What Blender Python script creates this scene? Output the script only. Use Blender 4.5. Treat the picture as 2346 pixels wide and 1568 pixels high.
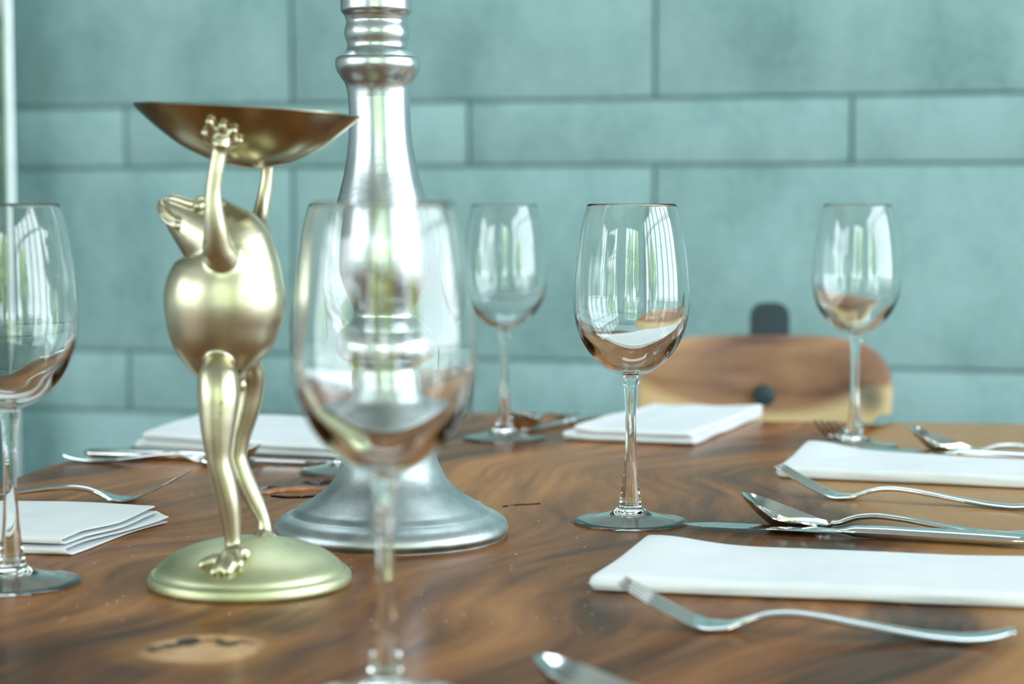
import bpy, bmesh, math, random
from mathutils import Vector, Matrix, noise
random.seed(7)
for o in list(bpy.data.objects): bpy.data.objects.remove(o)
S = bpy.context.scene
COL = S.collection

# ------------------------------------------------------------------ camera
W, H, F = 2346, 1568, 4330.0            # F = focal length in pixels
CAM_Z, HOR = 0.960, 472.0               # eye height, horizon row
TAB = 0.750                             # table top
PITCH = math.atan((H/2-HOR)/F)
cam_d = bpy.data.cameras.new('camera'); cam = bpy.data.objects.new('camera', cam_d); COL.objects.link(cam)
cam_d.sensor_width = 36.0; cam_d.lens = F/W*36.0
cam.location = (0, 0, CAM_Z); cam.rotation_euler = (math.pi/2-PITCH, 0, 0)
cam_d.clip_start = 0.05; cam_d.clip_end = 100
cam_d.dof.use_dof = True; cam_d.dof.focus_distance = 1.215; cam_d.dof.aperture_fstop = 5.6
cam_d.dof.aperture_blades = 0
S.camera = cam

# ------------------------------------------------------------------ world, light, exposure
wd = bpy.data.worlds.new('world'); S.world = wd; wd.use_nodes = True
bg = wd.node_tree.nodes['Background']
bg.inputs['Color'].default_value = (0.84, 0.94, 1.0, 1); bg.inputs['Strength'].default_value = 5.2
S.view_settings.view_transform = 'Standard'; S.view_settings.look = 'None'
S.view_settings.exposure = 0.76; S.view_settings.gamma = 1.0; S.view_settings.use_curve_mapping = False
S.cycles.max_bounces = 20; S.cycles.transmission_bounces = 20; S.cycles.transparent_max_bounces = 20
S.cycles.diffuse_bounces = 5; S.cycles.glossy_bounces = 6

sun_d = bpy.data.lights.new('sun', 'SUN'); sun_d.energy = 10.0; sun_d.angle = 0.02; sun_d.color = (1.0, 0.95, 0.86)
sun = bpy.data.objects.new('sun', sun_d); COL.objects.link(sun); sun.location = (-4, -2, 8)
sun.rotation_euler = Vector((0.50, -0.70, -0.60)).to_track_quat('-Z', 'Y').to_euler()

TH = math.radians(16.0); WD = 3.0       # back wall: yaw and distance on the axis
ES = Vector((math.cos(TH), -math.sin(TH), 0)); EN = Vector((-math.sin(TH), -math.cos(TH), 0))
def RM(s, n, z): return Vector((0, WD, 0)) + ES*s + EN*n + Vector((0, 0, z))
ROOM_ROT = -TH
S0, S1, N1, CH = -3.0, 2.8, 5.6, 2.9    # room extents along the wall, depth, height
# openings: (wall, a0, a1, z0, z1)
OPEN = [('front', -2.85, -0.85, 0.35, 2.6), ('front', 0.55, 2.7, 0.35, 2.6),
        ('right', 0.5, 4.3, 0.35, 2.6), ('left', 3.3, 5.4, 0.35, 2.6)]
ADDED_SKY = (-1.0, 0.9, 0.15, 0.75)             # invented skylight, added to light the upper back wall: s0, s1, n0, n1
def portal(kind, a0, a1, z0, z1):
    ld = bpy.data.lights.new('daylight_portal', 'AREA'); ld.shape = 'RECTANGLE'
    ld.size = a1-a0; ld.size_y = z1-z0; ld.cycles.is_portal = True
    o = bpy.data.objects.new('daylight_portal', ld); COL.objects.link(o)
    a, z = (a0+a1)/2, (z0+z1)/2
    if kind == 'front': p, d = RM(a, N1+0.16, z), -EN
    elif kind == 'right': p, d = RM(S1+0.16, a, z), -ES
    else: p, d = RM(S0-0.16, a, z), ES
    o.location = p; o.rotation_euler = d.to_track_quat('-Z', 'Y').to_euler()
for op in OPEN: portal(*op)
ld = bpy.data.lights.new('daylight_portal', 'AREA'); ld.shape = 'RECTANGLE'; ld.size = ADDED_SKY[1]-ADDED_SKY[0]; ld.size_y = ADDED_SKY[3]-ADDED_SKY[2]; ld.cycles.is_portal = True
o = bpy.data.objects.new('daylight_portal', ld); COL.objects.link(o)
o.location = RM((ADDED_SKY[0]+ADDED_SKY[1])/2, (ADDED_SKY[2]+ADDED_SKY[3])/2, CH+0.11); o.rotation_euler = (0, 0, -TH)

# ------------------------------------------------------------------ pixel -> place helpers (layout only)
CP, SP = math.cos(PITCH), math.sin(PITCH)
def ray(px, py):
    x, y = (px-W/2)/F, (H/2-py)/F
    return Vector((x, CP + y*SP, -SP + y*CP))
def on_z(px, py, z=TAB):
    r = ray(px, py); t = (z-CAM_Z)/r.z
    return Vector((r.x*t, r.y*t, z))
def at_y(px, py, Y):
    r = ray(px, py); t = Y/r.y
    return Vector((r.x*t, Y, CAM_Z + r.z*t))

# ------------------------------------------------------------------ mesh helpers
def link(name, bm, mat, parent=None, loc=None, sharp=40, mats=None):
    me = bpy.data.meshes.new(name)
    bmesh.ops.recalc_face_normals(bm, faces=bm.faces[:])
    for f in bm.faces: f.smooth = True
    ca = math.radians(sharp)
    for e in bm.edges:
        if len(e.link_faces) == 2 and e.calc_face_angle(0) > ca: e.smooth = False
    bm.to_mesh(me); bm.free()
    for m in (mats or [mat]): me.materials.append(m)
    o = bpy.data.objects.new(name, me); COL.objects.link(o)
    if parent is not None: o.parent = parent
    if loc is not None: o.location = loc
    return o
def tag(o, label=None, cat=None, group=None, kind=None):
    if label: o['label'] = label
    if cat: o['category'] = cat
    if group: o['group'] = group
    if kind: o['kind'] = kind
    return o
def empty(name, loc=(0, 0, 0), rz=0.0):
    o = bpy.data.objects.new(name, None); o.empty_display_size = 0.02
    COL.objects.link(o); o.location = loc; o.rotation_euler = (0, 0, rz); return o
def copy_tree(o, parent=None):
    c = o.copy(); COL.objects.link(c)
    if parent is not None: c.parent = parent
    for ch in [x for x in bpy.data.objects if x.parent is o]: copy_tree(ch, c)
    return c
def box(bm, c, s, rz=0.0, bev=0.0):
    r = bmesh.ops.create_cube(bm, size=1.0)
    m = Matrix.Translation(c) @ Matrix.Rotation(rz, 4, 'Z') @ Matrix.Diagonal((s[0], s[1], s[2], 1))
    bmesh.ops.transform(bm, matrix=m, verts=r['verts'])
    if bev > 0:
        es = list({e for v in r['verts'] for e in v.link_edges})
        bmesh.ops.bevel(bm, geom=es, offset=bev, segments=2, affect='EDGES', profile=0.6)
def lathe(bm, prof, seg=64, center=None):
    """prof: list of (r, z); r == 0 closes; center(z) gives axis shift"""
    rings = []
    for r, z in prof:
        cx, cy = center(z) if center else (0, 0)
        if r <= 1e-7: rings.append([bm.verts.new((cx, cy, z))])
        else: rings.append([bm.verts.new((cx+r*math.cos(2*math.pi*i/seg), cy+r*math.sin(2*math.pi*i/seg), z)) for i in range(seg)])
    for a, b in zip(rings, rings[1:]):
        if len(a) == 1 and len(b) == 1: continue
        for i in range(seg):
            j = (i+1) % seg
            if len(a) == 1: bm.faces.new((a[0], b[i], b[j]))
            elif len(b) == 1: bm.faces.new((a[i], a[j], b[0]))
            else: bm.faces.new((a[i], a[j], b[j], b[i]))
    return rings
def spline(pts, n):
    """Catmull-Rom through tuples of any length"""
    out = []; N = len(pts)
    for k in range(N-1):
        p0, p1, p2, p3 = pts[max(k-1, 0)], pts[k], pts[k+1], pts[min(k+2, N-1)]
        for i in range(n):
            t = i/n; t2, t3 = t*t, t*t*t
            out.append(tuple(0.5*(2*b + (c-a)*t + (2*a-5*b+4*c-d)*t2 + (3*b-a-3*c+d)*t3) for a, b, c, d in zip(p0, p1, p2, p3)))
    out.append(tuple(pts[-1])); return out
def herm(keys, x):
    """monotone-ish cubic interpolation of [(x, y)]"""
    if x <= keys[0][0]: return keys[0][1]
    if x >= keys[-1][0]: return keys[-1][1]
    n = len(keys)
    for k in range(n-1):
        if keys[k][0] <= x <= keys[k+1][0]: break
    def slope(i):
        if i == 0: return (keys[1][1]-keys[0][1])/(keys[1][0]-keys[0][0])
        if i == n-1: return (keys[-1][1]-keys[-2][1])/(keys[-1][0]-keys[-2][0])
        a = (keys[i][1]-keys[i-1][1])/(keys[i][0]-keys[i-1][0]); b = (keys[i+1][1]-keys[i][1])/(keys[i+1][0]-keys[i][0])
        return 0.0 if a*b <= 0 else 2*a*b/(a+b)
    h = keys[k+1][0]-keys[k][0]; t = (x-keys[k][0])/h
    m0, m1 = slope(k)*h, slope(k+1)*h; t2, t3 = t*t, t**3
    return (2*t3-3*t2+1)*keys[k][1] + (t3-2*t2+t)*m0 + (-2*t3+3*t2)*keys[k+1][1] + (t3-t2)*m1
def tube(bm, pts, rad, seg=16, flat=1.0):
    """closed tube through world points with a radius each, round ends"""
    pts = [Vector(p) for p in pts]; n = len(pts); rings = []
    up = Vector((0, 1, 0))
    for i, p in enumerate(pts):
        d = (pts[min(i+1, n-1)]-pts[max(i-1, 0)]).normalized()
        a = up - d*up.dot(d)
        if a.length < 1e-4: a = Vector((1, 0, 0)) - d*d.x
        a.normalize(); b = d.cross(a)
        rings.append([bm.verts.new(p + (a*math.cos(t)*flat + b*math.sin(t))*rad[i]) for t in [2*math.pi*k/seg for k in range(seg)]])
    for a, b in zip(rings, rings[1:]):
        for i in range(seg):
            j = (i+1) % seg; bm.faces.new((a[i], a[j], b[j], b[i]))
    d0 = (pts[0]-pts[1]).normalized(); d1 = (pts[-1]-pts[-2]).normalized()
    for ring, p, d, r, fl in ((rings[0], pts[0], d0, rad[0], True), (rings[-1], pts[-1], d1, rad[-1], False)):
        mid = [bm.verts.new(p + (v.co-p)*0.72 + d*r*0.69) for v in ring]; tip = bm.verts.new(p + d*r)
        for i in range(seg):
            j = (i+1) % seg; bm.faces.new((ring[i], ring[j], mid[j], mid[i])); bm.faces.new((mid[i], mid[j], tip))
def ball(bm, c, r, sc=(1, 1, 1), sub=3):
    q = bmesh.ops.create_icosphere(bm, subdivisions=sub, radius=r)
    for v in q['verts']: v.co = Vector((v.co.x*sc[0], v.co.y*sc[1], v.co.z*sc[2])) + Vector(c)
def ribbon(bm, st, seg=10, pw=0.75):
    """sweep along local x: stations (x, z, half width, half thickness, y offset)"""
    rings = []; n = len(st)
    for i, (x, z, hw, ht, yo) in enumerate(st):
        a, b = st[max(i-1, 0)], st[min(i+1, n-1)]
        d = Vector((b[0]-a[0], 0, b[1]-a[1])).normalized(); nz = Vector((-d.z, 0, d.x))
        ring = []
        for k in range(seg):
            t = 2*math.pi*k/seg; c, s = math.cos(t), math.sin(t)
            ring.append(bm.verts.new(Vector((x, yo + math.copysign(abs(c)**pw, c)*hw, z)) + nz*math.copysign(abs(s)**pw, s)*ht))
        rings.append(ring)
    for a, b in zip(rings, rings[1:]):
        for i in range(seg):
            j = (i+1) % seg; bm.faces.new((a[i], a[j], b[j], b[i]))
    bm.faces.new(rings[0]); bm.faces.new(rings[-1])

# ------------------------------------------------------------------ materials
def new_mat(name):
    m = bpy.data.materials.new(name); m.use_nodes = True; nt = m.node_tree
    return m, nt, nt.nodes['Principled BSDF']
def nd(nt, typ, **kw):
    n = nt.nodes.new(typ)
    for k, v in kw.items():
        if k in n.inputs: n.inputs[k].default_value = v
        else: setattr(n, k, v)
    return n
def ramp(nt, stops):
    r = nt.nodes.new('ShaderNodeValToRGB'); e = r.color_ramp.elements
    while len(e) < len(stops): e.new(0.5)
    for el, (p, c) in zip(e, stops): el.position = p; el.color = (*c, 1)
    return r
def coords(nt, scale=(1, 1, 1), rot=(0, 0, 0), loc=(0, 0, 0)):
    tc = nt.nodes.new('ShaderNodeTexCoord'); mp = nt.nodes.new('ShaderNodeMapping')
    mp.inputs['Scale'].default_value = scale; mp.inputs['Rotation'].default_value = rot; mp.inputs['Location'].default_value = loc
    nt.links.new(tc.outputs['Object'], mp.inputs['Vector']); return mp
def bump(nt, bs, src, strength, dist):
    b = nt.nodes.new('ShaderNodeBump'); b.inputs['Strength'].default_value = strength; b.inputs['Distance'].default_value = dist
    nt.links.new(src, b.inputs['Height']); nt.links.new(b.outputs[0], bs.inputs['Normal'])
def plain(name, col, rough=0.5, metal=0.0, nscale=40, var=0.12, bmp=0.0):
    m, nt, b = new_mat(name); mp = coords(nt)
    n = nd(nt, 'ShaderNodeTexNoise', Scale=nscale, Detail=4.0); nt.links.new(mp.outputs[0], n.inputs['Vector'])
    r = ramp(nt, [(0.3, tuple(c*(1-var) for c in col)), (0.7, tuple(min(1, c*(1+var)) for c in col))])
    nt.links.new(n.outputs['Fac'], r.inputs[0]); nt.links.new(r.outputs[0], b.inputs['Base Color'])
    b.inputs['Roughness'].default_value = rough; b.inputs['Metallic'].default_value = metal
    if bmp: bump(nt, b, n.outputs['Fac'], bmp, 0.001)
    return m
def mixc(nt, fac, a, b):
    m = nt.nodes.new('ShaderNodeMix'); m.data_type = 'RGBA'
    for s, i in ((fac, 0), (a, 6), (b, 7)):
        if hasattr(s, 'links'): nt.links.new(s, m.inputs[i])
        elif i == 0: m.inputs[i].default_value = s
        else: m.inputs[i].default_value = (*s, 1)
    return m.outputs[2]
def math_n(nt, op, a, b=None, c=None, clamp=False):
    m = nt.nodes.new('ShaderNodeMath'); m.operation = op; m.use_clamp = clamp
    for i, s in enumerate((a, b, c)):
        if s is None: continue
        if hasattr(s, 'links'): nt.links.new(s, m.inputs[i])
        else: m.inputs[i].default_value = s
    return m.outputs[0]

def glass_mat():
    m, nt, b = new_mat('clear_glass')
    b.inputs['Base Color'].default_value = (0.985, 1.0, 0.99, 1); b.inputs['Roughness'].default_value = 0.0
    b.inputs['Transmission Weight'].default_value = 1.0; b.inputs['IOR'].default_value = 1.5
    return m
GLASS = glass_mat()

def tile_mat():
    m, nt, b = new_mat('teal_stone_tile')
    tc = nt.nodes.new('ShaderNodeTexCoord'); oi = nt.nodes.new('ShaderNodeObjectInfo')
    off = nt.nodes.new('ShaderNodeVectorMath'); off.operation = 'MULTIPLY_ADD'
    nt.links.new(oi.outputs['Location'], off.inputs[0]); off.inputs[1].default_value = (3.3, 3.3, 3.3); nt.links.new(tc.outputs['Object'], off.inputs[2])
    mp = nt.nodes.new('ShaderNodeMapping'); mp.inputs['Scale'].default_value = (1.6, 1.6, 1.0); nt.links.new(off.outputs[0], mp.inputs[0])
    n1 = nd(nt, 'ShaderNodeTexNoise', Scale=4.0, Detail=5.0, Roughness=0.6); nt.links.new(mp.outputs[0], n1.inputs['Vector'])
    n2 = nd(nt, 'ShaderNodeTexNoise', Scale=90.0, Detail=3.0); nt.links.new(off.outputs[0], n2.inputs['Vector'])
    f = math_n(nt, 'ADD', math_n(nt, 'MULTIPLY', n1.outputs[0], 0.75), math_n(nt, 'MULTIPLY', n2.outputs[0], 0.25))
    f = math_n(nt, 'ADD', f, math_n(nt, 'MULTIPLY', oi.outputs['Random'], 0.05))
    r = ramp(nt, [(0.38, (0.175, 0.315, 0.318)), (0.50, (0.240, 0.400, 0.410)), (0.62, (0.300, 0.470, 0.488))])
    nt.links.new(f, r.inputs[0]); nt.links.new(r.outputs[0], b.inputs['Base Color'])
    b.inputs['Roughness'].default_value = 0.55; b.inputs['Specular IOR Level'].default_value = 0.35
    bump(nt, b, n2.outputs[0], 0.15, 0.001); return m
TILE = tile_mat()
GROUT = plain('dark_teal_grout', (0.175, 0.315, 0.315), 0.9)

def wood_table():
    m, nt, b = new_mat('figured_table_wood')
    base = coords(nt)
    # slow swirl that bends the grain
    wq = nd(nt, 'ShaderNodeTexNoise', Scale=3.0, Detail=1.0); nt.links.new(base.outputs[0], wq.inputs['Vector'])
    sub = nt.nodes.new('ShaderNodeVectorMath'); sub.operation = 'SUBTRACT'; nt.links.new(wq.outputs['Color'], sub.inputs[0]); sub.inputs[1].default_value = (0.5, 0.5, 0.5)
    ma = nt.nodes.new('ShaderNodeVectorMath'); ma.operation = 'MULTIPLY_ADD'
    nt.links.new(sub.outputs[0], ma.inputs[0]); ma.inputs[1].default_value = (0.26, 0.26, 0); nt.links.new(base.outputs[0], ma.inputs[2])
    mp = nt.nodes.new('ShaderNodeMapping'); mp.inputs['Rotation'].default_value = (0, 0, math.radians(24)); nt.links.new(ma.outputs[0], mp.inputs[0])
    mp2 = nt.nodes.new('ShaderNodeMapping'); mp2.inputs['Scale'].default_value = (6.2, 1.0, 1.0); nt.links.new(mp.outputs[0], mp2.inputs[0])
    g1 = nd(nt, 'ShaderNodeTexNoise', Scale=2.0, Detail=6.0, Roughness=0.58); nt.links.new(mp2.outputs[0], g1.inputs['Vector'])
    mp3 = nt.nodes.new('ShaderNodeMapping'); mp3.inputs['Scale'].default_value = (34.0, 3.0, 1.0); nt.links.new(mp.outputs[0], mp3.inputs[0])
    g2 = nd(nt, 'ShaderNodeTexNoise', Scale=3.0, Detail=2.0); nt.links.new(mp3.outputs[0], g2.inputs['Vector'])
    f = math_n(nt, 'ADD', math_n(nt, 'MULTIPLY', g1.outputs[0], 0.82), math_n(nt, 'MULTIPLY', g2.outputs[0], 0.18))
    r = ramp(nt, [(0.36, (0.050, 0.029, 0.018)), (0.44, (0.125, 0.052, 0.022)), (0.52, (0.25, 0.100, 0.034)), (0.64, (0.43, 0.190, 0.062))])
    nt.links.new(f, r.inputs[0])
    sx = nt.nodes.new('ShaderNodeSeparateXYZ'); nt.links.new(ma.outputs[0], sx.inputs[0])
    sr = nt.nodes.new('ShaderNodeSeparateXYZ'); nt.links.new(base.outputs[0], sr.inputs[0])
    # pale sapwood along the right-hand live edge
    e = math_n(nt, 'ADD', sx.outputs['X'], math_n(nt, 'MULTIPLY', sr.outputs['Y'], -0.10))
    sap = math_n(nt, 'SMOOTH_MIN', math_n(nt, 'MULTIPLY', math_n(nt, 'SUBTRACT', e, 0.100), 16.0, clamp=True), 1.0, 0.1)
    sapc = mixc(nt, g2.outputs[0], (0.46, 0.27, 0.11), (0.40, 0.20, 0.075))
    c = mixc(nt, math_n(nt, 'MULTIPLY', sap, 0.8), r.outputs[0], sapc)
    # pale resin-filled knot near the front
    kp = on_z(465, 1487)
    dn = nd(nt, 'ShaderNodeTexNoise', Scale=28.0, Detail=4.0); nt.links.new(base.outputs[0], dn.inputs['Vector'])
    dx = math_n(nt, 'DIVIDE', math_n(nt, 'SUBTRACT', sr.outputs['X'], kp.x), 0.029)
    dy = math_n(nt, 'DIVIDE', math_n(nt, 'SUBTRACT', sr.outputs['Y'], kp.y), 0.030)
    d2 = math_n(nt, 'SQRT', math_n(nt, 'ADD', math_n(nt, 'MULTIPLY', dx, dx), math_n(nt, 'MULTIPLY', dy, dy)))
    d2 = math_n(nt, 'ADD', d2, math_n(nt, 'MULTIPLY', math_n(nt, 'SUBTRACT', dn.outputs[0], 0.5), 0.55))
    kmask = math_n(nt, 'MULTIPLY', math_n(nt, 'SUBTRACT', 1.05, d2), 5.0, clamp=True)
    kn = nd(nt, 'ShaderNodeTexNoise', Scale=85.0, Detail=4.0); nt.links.new(base.outputs[0], kn.inputs['Vector'])
    kr = ramp(nt, [(0.35, (0.50, 0.25, 0.11)), (0.55, (0.66, 0.40, 0.21)), (0.7, (0.60, 0.30, 0.13))]); nt.links.new(dn.outputs[0], kr.inputs[0])
    halo = math_n(nt, 'MULTIPLY', math_n(nt, 'SUBTRACT', 1.7, d2), 1.5, clamp=True)
    c = mixc(nt, math_n(nt, 'MULTIPLY', halo, 0.45), c, (0.44, 0.19, 0.05))
    c = mixc(nt, kmask, c, kr.outputs[0])
    ring = math_n(nt, 'MULTIPLY', math_n(nt, 'SUBTRACT', math_n(nt, 'ABSOLUTE', math_n(nt, 'SUBTRACT', dy, math_n(nt, 'SUBTRACT', 0.55, math_n(nt, 'MULTIPLY', math_n(nt, 'MULTIPLY', dx, dx), 0.8)))), 0.42), -5.0, clamp=True)
    spot = math_n(nt, 'MULTIPLY', math_n(nt, 'SUBTRACT', 0.535, kn.outputs[0]), 14.0, clamp=True)
    c = mixc(nt, math_n(nt, 'MULTIPLY', math_n(nt, 'MULTIPLY', ring, spot), kmask), c, (0.045, 0.024, 0.016))
    nt.links.new(c, b.inputs['Base Color'])
    b.inputs['Roughness'].default_value = 0.27
    b.inputs['Specular IOR Level'].default_value = 0.028
    rr = math_n(nt, 'ADD', 0.16, math_n(nt, 'MULTIPLY', g1.outputs[0], 0.12)); nt.links.new(rr, b.inputs['Roughness'])
    bump(nt, b, g2.outputs[0], 0.03, 0.0002)
    return m
TABLE_WOOD = wood_table()
CREVICE = plain('dark_resin_crevice', (0.02, 0.011, 0.008), 0.12, 0.0, 120, 0.5, 0.6)
BURL = plain('orange_burl_wood', (0.36, 0.13, 0.04), 0.2, 0.0, 60, 0.45, 0.5)
EDGE_WOOD = plain('live_edge_wood', (0.34, 0.20, 0.08), 0.5, 0.0, 30, 0.3, 0.4)

def chair_wood():
    m, nt, b = new_mat('chair_back_wood')
    mp = coords(nt, (2.2, 1, 9.0)); tc = coords(nt)
    q = nd(nt, 'ShaderNodeTexNoise', Scale=2.5, Detail=5.0, Distortion=0.5); nt.links.new(mp.outputs[0], q.inputs['Vector'])
    r = ramp(nt, [(0.34, (0.11, 0.052, 0.030)), (0.5, (0.27, 0.135, 0.075)), (0.66, (0.40, 0.225, 0.115))]); nt.links.new(q.outputs[0], r.inputs[0])
    sx = nt.nodes.new('ShaderNodeSeparateXYZ'); nt.links.new(tc.outputs[0], sx.inputs[0])
    ax = math_n(nt, 'MULTIPLY', sx.outputs['X'], sx.outputs['X'])
    lo = math_n(nt, 'ADD', math_n(nt, 'ADD', sx.outputs['Z'], math_n(nt, 'MULTIPLY', ax, -1.7)), math_n(nt, 'MULTIPLY', math_n(nt, 'SUBTRACT', q.outputs[0], 0.5), 0.03))
    sap = math_n(nt, 'MULTIPLY', math_n(nt, 'SUBTRACT', -0.014, lo), 70.0, clamp=True)
    c = mixc(nt, math_n(nt, 'MULTIPLY', sap, 0.85), r.outputs[0], (0.72, 0.56, 0.30))
    og = math_n(nt, 'MULTIPLY', math_n(nt, 'SUBTRACT', -0.05, sx.outputs['X']), 8.0, clamp=True)
    c = mixc(nt, math_n(nt, 'MULTIPLY', og, 0.45), c, (0.55, 0.29, 0.09))
    kx = math_n(nt, 'MULTIPLY', math_n(nt, 'SUBTRACT', sx.outputs['X'], 0.121), 55.0); kz = math_n(nt, 'MULTIPLY', math_n(nt, 'ADD', sx.outputs['Z'], 0.004), 48.0)
    kd = math_n(nt, 'ADD', math_n(nt, 'ADD', math_n(nt, 'MULTIPLY', kx, kx), math_n(nt, 'MULTIPLY', kz, kz)), math_n(nt, 'MULTIPLY', math_n(nt, 'SUBTRACT', q.outputs[0], 0.5), 1.5))
    c = mixc(nt, math_n(nt, 'MULTIPLY', math_n(nt, 'SUBTRACT', 1.0, kd), 0.9, clamp=True), c, (0.16, 0.14, 0.10))
    nt.links.new(c, b.inputs['Base Color']); b.inputs['Roughness'].default_value = 0.4; return m
CHAIR_WOOD = chair_wood()
BLACK_STEEL = plain('blackened_steel', (0.013, 0.035, 0.045), 0.55, 0.0)
STEEL = plain('polished_cutlery_steel', (0.78, 0.80, 0.80), 0.10, 1.0, 30, 0.03)
CLOTH = None
def cloth_mat():
    m, nt, b = new_mat('white_linen')
    mp = coords(nt); n = nd(nt, 'ShaderNodeTexNoise', Scale=35.0, Detail=3.0); nt.links.new(mp.outputs[0], n.inputs['Vector'])
    r = ramp(nt, [(0.3, (0.72, 0.755, 0.785)), (0.7, (0.77, 0.80, 0.825))]); nt.links.new(n.outputs[0], r.inputs[0])
    nt.links.new(r.outputs[0], b.inputs['Base Color']); b.inputs['Roughness'].default_value = 0.85
    b.inputs['Specular IOR Level'].default_value = 0.2
    wv = nd(nt, 'ShaderNodeTexNoise', Scale=900.0, Detail=1.0); nt.links.new(mp.outputs[0], wv.inputs['Vector'])
    bump(nt, b, wv.outputs[0], 0.12, 0.0004); return m
CLOTH = cloth_mat()
def brass_mat(name, c0, c1, rough, spots=True):
    m, nt, b = new_mat(name); mp = coords(nt)
    n = nd(nt, 'ShaderNodeTexNoise', Scale=22.0, Detail=4.0); nt.links.new(mp.outputs[0], n.inputs['Vector'])
    r = ramp(nt, [(0.35, c0), (0.65, c1)]); nt.links.new(n.outputs[0], r.inputs[0]); c = r.outputs[0]
    b.inputs['Metallic'].default_value = 1.0
    if spots:
        v = nd(nt, 'ShaderNodeTexNoise', Scale=150.0, Detail=2.0); nt.links.new(mp.outputs[0], v.inputs['Vector'])
        z = nd(nt, 'ShaderNodeTexNoise', Scale=18.0, Detail=1.0); nt.links.new(mp.outputs[0], z.inputs['Vector'])
        k = math_n(nt, 'MULTIPLY', math_n(nt, 'SUBTRACT', v.outputs[0], 0.69), 22.0, clamp=True)
        k = math_n(nt, 'MULTIPLY', k, math_n(nt, 'MULTIPLY', math_n(nt, 'SUBTRACT', z.outputs[0], 0.48), 12.0, clamp=True))
        c = mixc(nt, k, c, (0.10, 0.085, 0.035))
    nt.links.new(c, b.inputs['Base Color'])
    rr = math_n(nt, 'ADD', rough-0.04, math_n(nt, 'MULTIPLY', n.outputs[0], 0.10)); nt.links.new(rr, b.inputs['Roughness'])
    nb = nd(nt, 'ShaderNodeTexNoise', Scale=60.0, Detail=2.0); nt.links.new(mp.outputs[0], nb.inputs['Vector'])
    bump(nt, b, nb.outputs[0], 0.06, 0.002); return m
BRASS = brass_mat('aged_brass', (0.50, 0.46, 0.31), (0.63, 0.60, 0.45), 0.34)
BRASS_DISH = brass_mat('brass_dark_reflection', (0.36, 0.33, 0.22), (0.48, 0.43, 0.28), 0.22, False)  # same brass as the body; brown table reflection put into the colour
BRASS_BASE = brass_mat('dull_green_brass', (0.46, 0.48, 0.29), (0.60, 0.62, 0.40), 0.46)
def pewter_mat(name, rough, lo, hi):
    m, nt, b = new_mat(name); mp = coords(nt)
    n = nd(nt, 'ShaderNodeTexNoise', Scale=30.0, Detail=6.0, Roughness=0.65); nt.links.new(mp.outputs[0], n.inputs['Vector'])
    r = ramp(nt, [(0.35, lo), (0.65, hi)]); nt.links.new(n.outputs[0], r.inputs[0]); nt.links.new(r.outputs[0], b.inputs['Base Color'])
    b.inputs['Metallic'].default_value = 1.0
    s = nd(nt, 'ShaderNodeTexNoise', Scale=240.0, Detail=2.0); nt.links.new(mp.outputs[0], s.inputs['Vector'])
    nt.links.new(math_n(nt, 'ADD', rough-0.06, math_n(nt, 'MULTIPLY', n.outputs[0], 0.12)), b.inputs['Roughness'])
    bump(nt, b, s.outputs[0], 0.10, 0.001); return m
PEWTER = pewter_mat('brushed_pewter', 0.30, (0.50, 0.56, 0.58), (0.61, 0.66, 0.68))
PEWTER_FOOT = pewter_mat('dull_cast_pewter', 0.44, (0.33, 0.38, 0.395), (0.55, 0.61, 0.625))

# ------------------------------------------------------------------ room
PLASTER = plain('pale_grey_plaster', (0.50, 0.52, 0.54), 0.8)
CEIL = plain('white_ceiling', (0.75, 0.76, 0.75), 0.9)
FLOOR = plain('dark_timber_floor', (0.10, 0.065, 0.045), 0.5)
FRAME = plain('dark_window_frame', (0.06, 0.07, 0.07), 0.5)
def rbox(bm, s0, s1, n0, n1, z0, z1):
    box(bm, RM((s0+s1)/2, (n0+n1)/2, (z0+z1)/2), (s1-s0, n1-n0, z1-z0), ROOM_ROT)
T = 0.15
bm = bmesh.new(); rbox(bm, S0-T, S1+T, -0.35, N1+T, -0.1, 0.0); tag(link('floor', bm, FLOOR), kind='structure')
bm = bmesh.new()
rbox(bm, S0-T, ADDED_SKY[0], -0.35, N1+T, CH, CH+0.1); rbox(bm, ADDED_SKY[1], S1+T, -0.35, N1+T, CH, CH+0.1)
rbox(bm, ADDED_SKY[0], ADDED_SKY[1], -0.35, ADDED_SKY[2], CH, CH+0.1); rbox(bm, ADDED_SKY[0], ADDED_SKY[1], ADDED_SKY[3], N1+T, CH, CH+0.1); tag(link('ceiling', bm, CEIL), kind='structure')
# back wall: grout bed with every tile a piece of its own
bm = bmesh.new(); rbox(bm, S0, S1, -T-0.005, -0.005, 0, CH)
wall = tag(link('wall_back', bm, GROUT), kind='structure')
TW, JT = 0.601, 0.005
def tile_mesh(h):
    bm = bmesh.new(); box(bm, (0, -0.004, h/2), (TW-JT, 0.008, h-JT), 0, 0.0015)
    return bm
protos = {}
rows = []; z = 0.715
zt = [0.205, 0.307, 0.102, 0.307, 0.102, 0.307, 0.102, 0.307, 0.102, 0.307, 0.307, 0.307]
zc = 0.0
rows = [(0.0, 0.205), (0.205, 0.102), (0.307, 0.307), (0.614, 0.102), (0.716, 0.307), (1.023, 0.102), (1.125, 0.307), (1.432, 0.102), (1.534, 0.307), (1.841, 0.102), (1.943, 0.307), (2.25, 0.102), (2.352, 0.307)]
for z0, h in rows:
    off = 0.0769*WD if h > 0.2 else -0.0232*WD
    for k in range(-6, 6):
        sc = off + (k+0.5)*TW
        if sc-TW/2 < S0 or sc+TW/2 > S1: continue
        p = RM(sc, 0, z0)
        if h not in protos:
            t = link('tile', tile_mesh(h), TILE, wall); protos[h] = t
        else:
            t = protos[h].copy(); COL.objects.link(t)
        t.location = p; t.rotation_euler = (0, 0, ROOM_ROT)
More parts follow.
